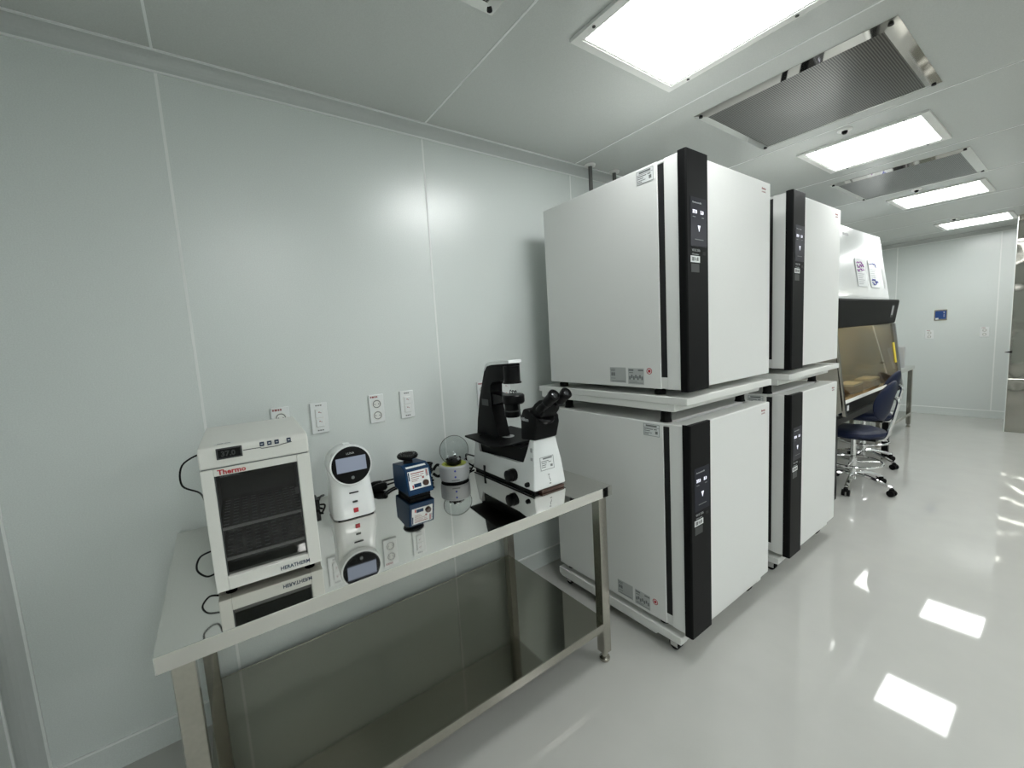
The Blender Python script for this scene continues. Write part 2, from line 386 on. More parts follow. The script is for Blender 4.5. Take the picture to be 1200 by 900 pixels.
# ------------------------------------------------------------------ wall plates
def plate(kind, loc, axis, lab, wd=.07, ht=.135, nm=None):
    t = thing('power_socket' if kind == 'socket' else 'wall_switch', lab, 'socket' if kind == 'socket' else 'switch', loc)
    if axis == 'y': t.rotation_euler = (0, 0, -R(90))     # far wall: faces -y
    link('cover_plate', box(.0003, .009, -wd / 2, wd / 2, -ht / 2, ht / 2, .003), M['gloss'], t)
    if kind == 'socket':
        for dz in (.022, -.032):
            link('socket_face', lathe([(.0, .0092), (.022, .0092), (.024, .011), (.020, .0112), (.0185, .0098), (0, .0098)], (0, 0, dz), (1, 0, 0), 24), M['cream'], t, True)
            link('shade_ring', lathe([(.0185, .0099), (.0165, .0101), (.0150, .0099)], (0, 0, dz), (1, 0, 0), 24), M['inkg'], t)
            for s in (-1, 1): link('pin_hole', cyl((.0095, s * .009, dz), (.0102, s * .009, dz), .0025, n=8), M['ink'], t)
        link('printed_mark', flat([(-.022, -.016, 0, .008), (-.014, -.004, 0, .008), (-.002, .004, 0, .008), (.006, .012, 0, .008)], (.0091, -.006, .052), Y, Z), M['dred'], t)
    elif kind == 'switch':
        link('rocker_frame', box(.009, .0105, -.018, .018, -.04, .04, .001, 1), M['cream'], t)
        for dz in (.02, -.02):
            link('rocker', box(.0105, .0135, -.016, .016, dz - .0185, dz + .0185, .0015, 1), M['gloss'], t)
            link('printed_mark', flat([(-.004, .002, 0, .004), (.004, .007, -.003, .001)], (.01355, 0, dz + .004), Y, Z), M['dred'], t)
        link('printed_mark', flat([(-.013, -.006, 0, .005), (-.004, .003, 0, .005), (.005, .012, 0, .005)], (.0091, 0, .053), Y, Z), M['inkg'], t)
        link('printed_mark', flat([(-.013, -.006, 0, .005), (-.004, .003, 0, .005), (.005, .012, 0, .005)], (.0091, 0, -.057), Y, Z), M['inkg'], t)
    return t
plate('socket', (0, .50, 1.155), 'x', 'white wall socket plate mostly hidden behind the small oven')
plate('switch', (0, .648, 1.153), 'x', 'white double switch plate right of the small oven, above the round-faced counter')
plate('socket', (0, .90, 1.157), 'x', 'white double socket plate on the left wall above the blue mixer')
plate('switch', (0, 1.05, 1.157), 'x', 'white double switch plate between the wall socket and the microscope')
plate('socket', (0, 1.49, 1.155), 'x', 'white wall plate peeking out just left of the black microscope arm')
plate('switch', (0, 1.645, 1.155), 'x', 'white wall plate seen through the gap in the microscope arm')
plate('socket', (.62, Y1, 1.152), 'y', 'left of the two white sockets on the far wall', .095, .125)
plate('socket', (1.147, Y1, 1.163), 'y', 'right of the two white sockets on the far wall, beside the steel panel', .085, .135)
t = thing('control_panel', 'small blue lit control panel in a steel frame on the far wall', 'control panel', (.725, Y1, 1.42))
link('frame', box(-.065, .065, -.012, -.0003, -.075, .075, .003), M['brush'], t)
link('blue_display', box(-.055, .055, -.0135, -.012, -.055, .06), M['panelblue'], t)
link('white_sticker', box(-.05, -.02, -.0145, -.0135, -.06, -.038), M['paper'], t)
link('key_column', boxes((.028, .04, -.0145, -.0135, .028, .045), (.031, .037, -.0145, -.0135, -.03, .015)), M['grey'], t)

# ------------------------------------------------------------------ stainless closet at the right of the far end
t = thing('steel_cabinet', 'tall mirror-steel cabinet with wavy sheet front at the right edge of the picture', 'cabinet', (1.435, 7.83, 0))
link('lower_door', box(0, 1.2, 0, .02, .0, .635, .003), M['wavy'], t)
link('upper_door', box(0, 1.2, 0, .02, .645, 2.43, .003), M['wavy'], t)
link('top_rail', box(0, 1.2, 0.0, .02, 2.435, H - .002, .003), M['brush'], t)
link('carcass', box(.005, 1.195, .02, .86, .0, H - .003), M['brush'], t)
link('latch', prism([(-.035, .95), (.02, .965), (.02, .94), (-.035, .945)], -.03, -.001, 'y'), M['black'], t)
link('corner_edge', box(-.006, 0, -.001, .03, .003, H - .003), M['seal'], t)

# ------------------------------------------------------------------ stainless work tables
def steel_table(x0, x1, y0, y1, top, shelf, lab, foot=True):
    t = thing('steel_table', lab, 'table', (x0, y0, 0)); w_, l_ = x1 - x0, y1 - y0
    link('tabletop', box(0, w_, 0, l_, top - .042, top, .0012, 2), M['steel'], t)
    lg = .044
    for (lx, ly) in ((.03, .025), (w_ - lg - .008, .025), (.03, l_ - lg - .03), (w_ - lg - .008, l_ - lg - .03)):
        leg = link('leg', box(lx, lx + lg, ly, ly + lg, .045, top - .042, .002, 1), M['brush'], t)
        link('levelling_foot', lathe([(0, 0.001), (.020, .001), (.023, .006), (.023, .016), (.013, .022), (.013, .046), (0, .046)], (lx + lg / 2, ly + lg / 2, 0)), M['rubber'] if False else M['brush'], leg, True)
    link('undershelf', boxes((.03, w_ - .012, .04, l_ - .045, shelf - .004, shelf), bev=0), M['steeld'], t)
    link('shelf_edge', box(w_ - .013, w_ - .008, .07, l_ - .075, shelf - .034, shelf + .001), M['brush'], t)
    link('shelf_edge', box(.03, .035, .07, l_ - .075, shelf - .034, shelf + .001), M['brush'], t)
    return t
steel_table(.006, .80, .118, 1.617, .80, .192, 'long mirror-polished steel table against the left wall carrying the small instruments')
steel_table(.012, .68, 6.15, 7.58, .80, .20, 'farther steel table beyond the blue chairs at the far end')
TT = .80
o = link('paper_sheet', box(.30, .56, 6.95, 7.35, .2015, .215, .003), M['paper']); tag(o, 'white paper pack lying on the lower shelf of the far table', 'paper')

# ------------------------------------------------------------------ incubators
BW, BD = .752, .704       # body width (y), depth (x)
def incubator(loc, lab, z0, z1, screen_top):
    """origin at the back corner; +x is the front"""
    h = z1 - z0; t = thing('lab_incubator', lab, 'incubator', loc, 0, 'stacked laboratory incubators')
    link('body', box(0, BD, 0, BW, 0, h, .003), M['white'], t)
    link('door_gasket', box(BD, BD + .029, .004, BW - .004, .05, h - .014), M['gap'], t)
    link('bottom_flange', box(BD, BD + .029, .004, BW - .004, .002, .05), M['white'], t)
    for sy in (.004, BW - .044):
        link('hinge_cover', box(BD, BD + .0288, sy, sy + .04, h - .013, h - .001, .002, 1), M['white'], t)
    d = link('door', box(BD + .0292, BD + .110, 0, BW, 0, h, .004), M['white'], t)
    fx = BD + .110
    hd = link('handle', prism([(fx - .018, -.004), (fx + .012, -.004), (fx + .018, 0), (fx + .018, .148), (fx + .015, .152), (fx + .0004, .152), (fx + .0004, -.0005), (fx - .018, -.0005)], -.006, h + .006, 'z', .0015, 1), M['sdark'], d)
    hx = fx + .0182
    st = screen_top
    def hp(name, a, b, c, e, mm, th=.0008): return link(name, box(hx, hx + th, a, b, c, e), mm, d)
    hp('display', .022, .136, st - .185, st, M['screen'])
    text('thermoscientific', .010, M['grey'], d, (hx + .001, .035, st - .022), Y, Z)
    text('37.0', .018, M['digit'], d, (hx + .001, .036, st - .060), Y, Z, bold=.0008)
    text('5.0', .018, M['digit'], d, (hx + .001, .092, st - .060), Y, Z, bold=.0008)
    link('icon', prism([(.072, st - .105), (.090, st - .105), (.081, st - .128)], hx + .0008, hx + .0016, 'x'), M['digit'], d)
    link('icon_bar', flat([(-.045, -.025, 0, .003), (.02, .035, 0, .003), (-.03, .03, -.085, -.082)], (hx + .0008, .081, st - .075), Y, Z), M['inkg'], d)
    text('VIOS 250i', .014, M['grey'], d, (hx + .0002, .03, st - .205), Y, Z)
    text('CO2 incubator', .008, M['grey'], d, (hx + .0002, .03, st - .218), Y, Z)
    hp('port', .105, .128, st - .215, st - .203, M['black'])
    s = hp('white_tag', .020, .085, st - .247, st - .222, M['paper'])
    link('print', flat([(.006, .010, .005, .02), (.012, .022, .005, .02), (.027, .031, .008, .02), (.034, .038, .005, .016), (.042, .052, .006, .02)], (hx + .0008, .022, st - .247), Y, Z), M['inkg'], d)
    hp('grey_tag', .022, .080, st - .285, st - .252, M['greyd'])
    text('thermo', .014, M['dred'], d, (fx + .0002, BW - .092, h - .038), Y, Z, bold=.0006)
    text('scientific', .012, M['dred'], d, (fx + .0002, BW - .092, h - .052), Y, Z)
    # stickers on the side towards the camera
    a = link('asset_sticker', box(.605, .690, -.0008, 0, h - .065, h - .008), M['paper'], t)
    bars = [(.002, .083, .053, .0545), (.002, .083, .038, .0395), (.002, .083, .0015, .003), (.002, .0035, .002, .054), (.0815, .083, .002, .054), (.014, .07, .043, .050), (.006, .05, .030, .0335), (.055, .07, .030, .034), (.006, .035, .022, .025), (.006, .045, .014, .0165), (.006, .028, .007, .010), (.062, .074, .012, .025)]
    link('print', flat(bars, (.605, -.0008, h - .065), X, Z), M['inkg'], t)
    a = link('rating_sticker', box(.428, .520, -.0008, 0, .018, .088), M['silver'], t)
    rb = [(.004, .032, .060, .063), (.006, .03, .053, .056), (.008, .018, .030, .046), (.020, .030, .030, .046), (.006, .032, .018, .020), (.010, .085, .005, .0075)]
    link('print', flat(rb, (.428, -.0008, .018), X, Z), M['inkg'], t)
    
    a = link('safety_sticker', box(.533, .618, -.0008, 0, .014, .086), M['clearlab'], t)
    rb = [(.004, .03, .060, .067), (.055, .083, .060, .066), (.006, .028, .050, .053), (.006, .08, .005, .007), (.006, .05, .012, .014)] + [(.006 + .011 * k, .014 + .011 * k, .020 + .007 * (k % 2), .042 - .006 * ((k + 1) % 2)) for k in range(7)]
    link('print', flat(rb, (.533, -.0008, .014), X, Z), M['inkg'], t)
    link('round_sticker', cyl((.647, -.0012, .075), (.647, 0, .075), .016, n=24), M['gloss'], t)
    link('red_ring', lathe([(.014, .0014), (.014, .0018), (.011, .0018), (.011, .0014)], (.647, 0, .075), (0, -1, 0), 24), M['red'], t)
    link('red_mark', boxes((.641, .653, -.0018, -.0012, .069, .081)), M['red'], t)
    for (px, py) in ((.05, .05), (BD - .04, .05), (.05, BW - .05), (BD - .04, BW - .05)):
        link('foot', lathe([(0, -.03), (.024, -.03), (.024, -.012), (.018, -.006), (.018, 0), (0, 0)], (px, py, 0)), M['rubber'], t, True)
    return t
XB = .2095
Z0, Zt0, Z2, Z3 = .130, 1.049, 1.197, 2.117
cols = [(1.822, 'near'), (2.800, 'far')]
def base_frame(y, lab):
    t = thing('wheeled_base', lab, 'stand', (0, y, 0), 0, 'wheeled base frames')
    z0, z1 = .062, .099
    link('side_rail', prism([(.20, .062), (.22, .050), (.86, .050), (.865, .064), (.985, .064), (.985, z1), (.20, z1)], -.004, .045, 'y', .002, 1), M['cream'], t)
    link('side_rail', prism([(.20, .062), (.22, .050), (.86, .050), (.865, .064), (.985, .064), (.985, z1), (.20, z1)], BW - .045, BW + .004, 'y', .002, 1), M['cream'], t)
    link('cross_rail', box(.905, .983, .0455, BW - .0455, .064, z1 - .001, .002, 1), M['cream'], t)
    link('cross_rail', box(.202, .26, .0455, BW - .0455, .064, z1 - .001, .002, 1), M['cream'], t)
    for (px, py) in ((.25, .04), (.93, .045), (.25, BW - .04), (.93, BW - .045)):
        c = link('caster', boxes((px - .016, px + .02, py - .022, py - .018, .018, .060), (px - .016, px + .02, py + .018, py + .022, .018, .060), (px - .02, px + .024, py - .024, py + .024, .0575, .0635)), M['chrome'], t)
        link('wheel', cyl((px, py - .015, .0262), (px, py + .015, .0262), .026, n=24), M['rubber'], c, True)
        link('wheel_hub', cyl((px, py - .017, .0262), (px, py + .017, .0262), .008, n=12), M['grey'], c)
def stacking_tray(y, lab):
    t = thing('stacking_frame', lab, 'stand', (0, y, 0), 0, 'stacking frames between incubators')
    link('upper_plate', box(.10, 1.03, -.004, BW + .006, 1.136, 1.1665, .002, 1), M['cream'], t)
    link('lower_plate', box(.12, .972, -.002, BW + .002, 1.1035, 1.1355, .002, 1), M['cream'], t)
# note: lower plate rests on the lower incubator's buffers
incs = []
for (y, nm), (la, lb) in zip(cols, (('upper white incubator of the near stack, beside the steel table', 'lower white incubator of the near stack, on its wheeled base beside the steel table'),
                                    ('upper white incubator of the farther stack, next to the fume cabinet', 'lower white incubator of the farther stack, mostly behind the near one'))):
    incubator((XB, y, Z0), lb, Z0, Zt0, .738)
    incubator((XB - .003, y, Z2), la, Z2, Z3, .752)
    base_frame(y, 'white wheeled base frame under the %s incubator stack' % ('nearer' if nm == 'near' else 'farther'))
    stacking_tray(y, 'white double plate between the two incubators of the %s stack' % ('nearer' if nm == 'near' else 'farther'))
    for k, (px, py) in enumerate(((.28, .06), (.90, .045), (.28, BW - .06), (.90, BW - .05))):
        o = link('rubber_buffer', lathe([(0, Zt0 + .0003), (.026, Zt0 + .0003), (.022, Zt0 + .012), (.022, 1.103), (0, 1.103)], (px, y + py, 0)), M['rubber'], None, True)
        tag(o, 'black rubber buffer on the %s lower incubator at its %s corner' % ('nearer' if nm == 'near' else 'farther', ('rear left', 'front left', 'rear right', 'front right')[k]), 'buffer', 'rubber buffers on the %s lower incubator' % nm)

# ------------------------------------------------------------------ small table-top oven
OV = thing('benchtop_oven', 'cream small benchtop incubator with dark glass door at the left end of the table', 'oven', (.620, .237, TT), R(-2.65))
D, W_, HO = .385, .260, .408
# origin = front left bottom; x negative is depth
fw = .028
link('casing', boxes((-D, -.03, 0, .012, .012, HO - .055), (-D, -.03, W_ - .012, W_, .012, HO - .055), (-D, -.03, .012, W_ - .012, .012, .03), (-D, -D + .012, .012, W_ - .012, .03, HO - .055)), M['oven'], OV)
link('top_housing', prism([(-D, HO - .055), (.004, HO - .055), (.004, HO - .010), (-.006, HO), (-D + .02, HO + .004), (-D, HO)], 0, W_, 'y', .004, 2), M['oven'], OV)
link('dark_seam', box(-.03, .001, .004, W_ - .004, HO - .0575, HO - .0551), M['inkg'], OV)
link('back_vent', box(-D - .012, -D - .0005, .02, W_ - .02, HO - .05, HO - .004, .003), M['grey'], OV)
dz0, dz1 = .012, HO - .058
dr = link('door_frame', boxes((-.03, .003, 0, fw, dz0, dz1), (-.03, .003, W_ - fw - .006, W_, dz0, dz1), (-.03, .003, fw, W_ - fw - .006, dz0, .048), (-.03, .003, fw, W_ - fw - .006, dz1 - .020, dz1), bev=.002), M['oven'], OV)
link('door_glass', box(-.016, -.012, fw, W_ - fw - .006, .048, dz1 - .020), M['tint'], dr)
link('window_gasket', box(-.012, -.008, fw, fw + .003, .048, dz1 - .02), M['greyd'], dr)
link('window_gasket', box(-.012, -.008, W_ - fw - .009, W_ - fw - .006, .048, dz1 - .02), M['greyd'], dr)
link('chamber', boxes((-D + .013, -.031, .0125, .016, .0305, dz1), (-D + .013, -.031, W_ - .016, W_ - .0125, .0305, dz1), (-D + .013, -D + .017, .016, W_ - .016, .0305, dz1), (-D + .017, -.031, .016, W_ - .016, .0305, .033), (-D + .017, -.031, .016, W_ - .016, dz1 - .004, dz1 - .0003)), M['ovenin'], OV)
for zz in (.166, .078):
    sh = link('shelf', box(-D + .03, -.05, .02, W_ - .022, zz, zz + .002), M['tray'], OV)
    link('shelf_lip', box(-.05, -.046, .02, W_ - .022, zz - .004, zz + .004), M['traylip'], sh)
    # raised bumps of the perforated shelf
    bm = bmesh.new()
    for i in range(9):
        for j in range(9):
            cx, cy = -.075 - i * .029, .036 + j * .0235
            bx(bm, cx - .0025, cx + .0025, cy - .007, cy + .007, zz + .002, zz + .0032)
    link('slot', bm, M['traylip'] if False else M['grey'], sh)['kind'] = 'stuff'
    link('drip_plate', prism([(.04, zz - .012), (.19, zz - .012), (.22, zz - .001), (.03, zz - .001)], -.10, -.052, 'x'), M['tray'], sh)
link('air_baffle', box(-D + .05, -D + .06, .04, W_ - .05, .262, .272, .002, 1), M['grey'], OV)
link('side_catch', box(-.036, -.031, W_ - .045, W_ - .030, .225, .245), M['grey'], OV)
for (a, b) in ((-.04, .03), (-D + .04, .03), (-.04, W_ - .03), (-D + .04, W_ - .03)):
    link('foot', cyl((a, b, 0.0003), (a, b, .0125), .014, n=16), M['rubber'], OV)
hx = .0042
link('display', box(hx, hx + .002, .040, .098, HO - .034, HO - .004, .0008, 1), M['greyd'], OV)
link('display_glass', box(hx + .002, hx + .0024, .044, .094, HO - .030, HO - .008), M['black'], OV)
text('37.0', .019, M['greyd'], OV, (hx + .0026, .050, HO - .026), Y, Z, bold=.0006)
for k, yy in enumerate((.145, .163, .181, .211)):
    bt = link('button', box(hx, hx + .002, yy - .0055, yy + .0055, HO - .016, HO - .004, .0008, 1), M['btn'], OV)
    link('button_mark', flat([(-.0025, .0025, -.001, .001)], (hx + .002, yy, HO - .010), Y, Z), M['paper'], bt)
link('guide_line', tube([(hx, .100, HO - .019), (hx, .136, HO - .019), (hx, .145, HO - .022), (hx, .163, HO - .022), (hx, .181, HO - .022), (hx, .196, HO - .019), (hx, .218, HO - .017)], .0011, 6), M['greyd'], OV)
text('Thermo', .0185, M['red'], OV, (.0036, .037, dz1 - .0165), Y, Z, bold=.0006, sx=1.05)
text('SCIENTIFIC', .0075, M['inkg'], OV, (.0036, .041, dz1 - .0245 + .0), Y, Z, sx=1.2)
text('HERATHERM', .0150, M['btn'], OV, (.0036, .152, .023), Y, Z, bold=.0004, sx=.9)
link('top_sticker', flat([(0, .045, 0, .010)], (-.028, .035, HO + .0012), Y, -X), M['paper'], OV)
link('top_print', flat([(.008, .022, .003, .0065), (.024, .038, .003, .0065)], (-.026, .035, HO + .0018), Y, -X), M['inkg'], OV)
for k in (0, 1): pass
def cable(name, pts, r, lab, cat='cable', m=None):
    o = link(name, tube(pts, r, 8), m or M['black'], None, True, False); tag(o, lab, cat); return o
# probe cords looping out of the oven's left side
cord = link('probe_cord', tube([(.236 - .30, .0, .230), (-.07 - .20, -.03, .222), (-.30, -.075, .25), (-.32, -.07, .31), (-.34, -.02, .335), (-.345, .001, .33)], .0028, 8), M['black'], OV, True, False)
link('probe_cord', tube([(-.10, .0, .095), (-.10, -.035, .085), (-.09, -.045, .055), (-.085, -.025, .03), (-.08, .0, .035)], .0026, 8), M['black'], OV, True, False)

# ------------------------------------------------------------------ cell counter with round screen
LU = thing('cell_counter', 'white cell counter with a round black face and grey screen, right of the small oven', 'counter', (.292, .681, TT), R(-3))
def arch(r, z_c, w0, z_b, n=20):
    pts = [(-w0, z_b), (w0, z_b)]
    for i in range(n + 1):
        a = i / n * math.pi; pts.append((r * math.cos(a), z_c + r * math.sin(a)))
    return pts
bm = bmesh.new()
# base: rounded block, widening slightly to the foot, curving into the head
sec = []
for z, hw, xf_, xb in ((.004, .0775, .060, -.085), (.010, .079, .062, -.087), (.06, .077, .056, -.085), (.11, .074, .045, -.082), (.15, .073, .036, -.084), (.19, .0735, .03, -.084), (.205, .0735, .03, -.084)):
    ring = []; rr = .035; n = 6
    for (cx, cy, a0) in ((xf_ - rr, hw - rr, 0), (xb + .02, hw - .02, 90), (xb + .02, -hw + .02, 180), (xf_ - rr, -hw + rr, 270)):
        r2 = rr if cx > 0 or a0 in (0, 270) else .02
        for k in range(n + 1):
            a = R(a0 + 90 * k / n); ring.append(bm.verts.new((cx + r2 * math.cos(a), cy + r2 * math.sin(a), z)))
    sec.append(ring)
for a, b in zip(sec, sec[1:]):
    for i in range(len(a)): bm.faces.new((a[i], a[(i + 1) % len(a)], b[(i + 1) % len(b)], b[i]))
bm.faces.new(sec[0]); bm.faces.new(sec[-1][::-1])
link('base_housing', bm, M['gloss'], LU, True)
ax = Vector((1, 0, .10)).normalized()
hc = Vector((0, 0, .202))
link('head_housing', lathe([(0, -.090), (.062, -.090), (.072, -.084), (.0755, -.070), (.0765, .0), (.0775, .052), (.0760, .057), (.070, .057), (.0, .057)], hc, ax, 48), M['gloss'], LU, True)
link('face_disc', lathe([(0, .0573), (.0705, .0573), (.0705, .0582), (.067, .060), (0, .060)], hc, ax, 48), M['sdark'], LU, True)
fo = hc + ax * .0601; fu = (Z - ax * ax.z).normalized()
link('touch_screen', flat([(-.054, .054, -.023, .032)], fo, Y, fu, .0008), M['lcd'], LU)
text('LUNA', .011, M['grey'], LU, fo + fu * .042, Y, fu, 'CENTER')
link('home_button', cyl(fo - fu * .047, fo - fu * .047 + ax * .001, .006, n=16), M['inkg'], LU)
link('card_slot', xf(box(-.017, .017, -.0025, .0025, -.002, .0012, .001, 1), frame_mtx((.0520, 0, .099), Y, (-.12, 0, 1))), M['black'], LU)
link('port', xf(box(-.009, .009, -.0035, .0035, -.003, .0012, .001, 1), frame_mtx((.0585, 0, .065), Y, (-.1, 0, 1))), M['greyd'], LU)
link('red_mark', xf(box(-.0085, .0085, -.0085, .0085, -.003, .0012, .001, 1), frame_mtx((.0610, 0, .032), Y, (-.08, 0, 1))), M['red'], LU)
link('vent_slot', boxes(*[(-.03 + .018 * k, -.02 + .018 * k, -.012, .012, .2770, .2790) for k in range(3)]), M['gloss'], LU)
link('foot_pad', box(-.075, .05, -.065, .065, .0003, .0045), M['rubber'], LU)

# ------------------------------------------------------------------ blue vortex mixer
VX = thing('vortex_mixer', 'blue tube shaker with a black rubber cup and labelled sloping front', 'mixer', (.168, .894, TT))
w2 = .114
link('housing', prism([(.004, .018), (.170, .018), (.146, .123), (.108, .137), (.0, .126), (0, .05)], 0, w2, 'y', .004, 2), M['blue'], VX)
link('rubber_base', box(.014, .155, .010, w2 - .010, .0003, .0182, .003), M['rubber'], VX)
pn = Vector((.105, 0, .024)).normalized(); up = Vector((-.024, 0, .105)).normalized(); po = Vector((.1675, 0, .030)) + pn * .0004
def vf(name, rects, mm, th=.0008, lift=0): return link(name, flat(rects, po + pn * lift, Y, up, th), mm, VX)
vf('front_label', [(.010, .104, .012, .088)], M['gloss'])
vf('paper_sticker', [(.018, .086, .040, .084)], M['paper'], .0006, .0008)
vf('print', [(.022, .082, .076, .080), (.022, .060, .068, .0705), (.064, .080, .068, .0705), (.022, .070, .060, .0625), (.022, .055, .052, .0545), (.022, .048, .045, .047), (.070, .079, .050, .059)], M['dred'], .0004, .0014)
vf('label_art', [(.030, .062, .018, .034), (.011, .016, .05, .085)], M['blue'], .0004, .0008)
vf('label_stripe', [(.088, .102, .055, .086)], M['grey'], .0004, .0008)
vf('red_print', [(.092, .095, .06, .084), (.022, .028, .016, .03)], M['red'], .0004, .0012)
kc = po + Y * .082 + up * .030
link('speed_knob', lathe([(.013, 0), (.0125, .010), (.010, .013), (0, .013)], kc, pn, 20), M['brown'], VX, True)
tn = Vector((-.014, 0, .038)).normalized()
link('top_strip', flat([(.012, .100, .006, .018)], (.1415, 0, .1248), Y, (-.038, 0, .014)), M['gloss'], VX)
cc = Vector((.062, .050, .128))
link('cup_stem', lathe([(.024, 0), (.020, .008), (.020, .022), (0, .022)], cc, (0, 0, 1), 24), M['black'], VX, True)
link('rubber_cup', lathe([(0, .020), (.026, .020), (.043, .028), (.046, .036), (.043, .042), (.030, .044), (.012, .038), (0, .036)], cc, (0, 0, 1), 32), M['black'], VX, True)
bm = bmesh.new()
for k in range(26):
    a = k / 26 * 2 * math.pi; cyl(cc + Vector((.037 * math.cos(a), .037 * math.sin(a), .041)), cc + Vector((.037 * math.cos(a), .037 * math.sin(a), .046)), .0022, n=6, bm=bm)
for k in range(16):
    a = k / 16 * 2 * math.pi; cyl(cc + Vector((.023 * math.cos(a), .023 * math.sin(a), .038)), cc + Vector((.023 * math.cos(a), .023 * math.sin(a), .044)), .0022, n=6, bm=bm)
link('rubber_nub', bm, M['rubber'], VX)['kind'] = 'stuff'

# ------------------------------------------------------------------ mini centrifuge
FU = thing('mini_centrifuge', 'small round grey centrifuge with its clear lid open, between blue mixer and microscope', 'centrifuge', (.235, 1.165, TT))
link('bowl', lathe([(0, .008), (.064, .008), (.068, .014), (.070, .03), (.070, .075), (.066, .080), (.058, .080), (.055, .070), (.0, .066)], n=48), M['grey'], FU, True)
link('base_ring', lathe([(0, .0003), (.062, .0003), (.066, .008), (0, .008)], n=40), M['rubber'], FU, True)
bm = bmesh.new()
lathe([(.0, .0665), (.054, .0707), (.057, .079), (.050, .0765), (.030, .074), (.0, .070)], n=40, bm=bm)
link('lime_liner', bm, M['lime'], FU, True)
link('rotor', lathe([(0, .072), (.020, .072), (.034, .080), (.036, .092), (.030, .104), (.020, .108), (.012, .1085), (0, .1085)], n=32), M['black'], FU, True)
for k in range(6):
    a = k * math.pi / 3 + .3; p = Vector((.027 * math.cos(a), .027 * math.sin(a), .100))
    link('tube_port', cyl(p, p + Vector((.006 * math.cos(a), .006 * math.sin(a), .007)), .0058, n=12), M['grey'] if k % 3 == 0 else M['sdark'], FU)
for dz in (.062, .034):
    p = Vector((.0705 * math.cos(R(-25)), .0705 * math.sin(R(-25)), dz)); n_ = Vector((math.cos(R(-25)), math.sin(R(-25)), 0))
    link('button', cyl(p - n_ * .001, p + n_ * .0015, .0045, n=12), M['blueink'], FU)
link('name_strip', xf(box(-.018, .018, -.002, .002, -.002, .0006), frame_mtx((.0705 * math.cos(R(-25)), .0705 * math.sin(R(-25)), .019), (math.sin(R(25)), math.cos(R(25)), 0), Z)), M['inkg'], FU)
la = Vector((.93, -.25, .22)).normalized(); lc = Vector((-.045, .026, .130))
link('open_lid', lathe([(0, -.022), (.035, -.019), (.058, -.008), (.067, .004), (.070, .012), (.0685, .012), (.0655, .004), (.0565, -.007), (.034, -.0175), (0, -.0205)], lc, la, 48), M['clear'], FU, True)
link('lid_rim', tube([lc + la * .012 + (Matrix.Rotation(2 * math.pi * k / 24, 3, la) @ (Z - la * la.z).normalized()) * .0695 for k in range(24)], .0016, 6, closed=True, sub=2), M['rod'], FU, True)
link('lid_hinge', box(-.068, -.055, -.015, .03, .070, .092, .003), M['grey'], FU)

# ------------------------------------------------------------------ inverted microscope
MS = thing('microscope', 'black and white inverted microscope with two eyepieces at the right end of the table', 'microscope', (0, 0, TT))
yc = 1.395
def tap(bm, zref0, zref1, s0, s1):
    for v in bm.verts:
        f = min(1, max(0, (v.co.z - zref0) / (zref1 - zref0))); s = s0 + (s1 - s0) * f
        v.co.y = yc + (v.co.y - yc) * s
    return bm
# white stand: low long base, raised tower towards the eyepieces
bs = prism([(.165, .012), (.660, .012), (.648, .12), (.638, .222), (.606, .222), (.594, .16), (.585, .114), (.533, .112), (.400, .108), (.218, .096), (.205, .165), (.172, .165)], yc - .088, yc + .088, 'y', .008, 3)
link('stand', tap(bs, .03, .22, 1.0, .70), M['gloss'], MS, True)
link('stand_foot', box(.175, .645, yc - .080, yc + .080, .0003, .0125, .002, 1), M['black'], MS)
link('front_foot', box(.62, .668, yc - .055, yc + .07, .0006, .012, .002, 1), M['brown'], MS)
link('seam_line', box(.17, .655, yc - .089, yc + .089, .0125, .0155), M['black'], MS)
link('strap_clip', box(.268, .282, yc - .0905, yc - .086, .004, .045), M['black'], MS)
dk = prism([(.205, .09), (.60, .09), (.61, .20), (.60, .20), (.55, .17), (.21, .17)], yc - .062, yc + .062, 'y', .004, 1)
link('inner_frame', dk, M['black'], MS, True)
# objectives hanging below the stage
link('turret', lathe([(0, 0), (.036, 0), (.040, .010), (.036, .018), (0, .020)], (.37, yc, .125), (-.15, 0, 1), 24), M['sdark'], MS, True)
for k in range(4):
    a = k * math.pi / 2 + .5; p = Vector((.37 + .022 * math.cos(a), yc + .022 * math.sin(a), .140))
    link('objective', lathe([(.012, 0), (.012, .02), (.008, .028), (.008, .034), (0, .034)], p, (0, 0, 1), 16), M['rod'], MS, True)
link('stage', prism([(.180, 1.262), (.455, 1.235), (.50, 1.30), (.505, 1.50), (.47, 1.545), (.18, 1.545)], .178, .187, 'z', .0025, 1), M['sdark'], MS)
link('stage_plate', lathe([(.012, 0), (.030, 0), (.030, .0012), (.012, .0012), (.012, 0)], (.365, yc, .1871), (0, 0, 1), 32), M['grey'], MS)
link('stage_opening', cyl((.365, yc, .1871), (.365, yc, .1876), .012), M['black'], MS)
for (a, b) in ((.25, 1.31), (.43, 1.31), (.43, 1.48)): link('stage_screw', cyl((a, b, .187), (a, b, .190), .004, n=10), M['black'], MS)
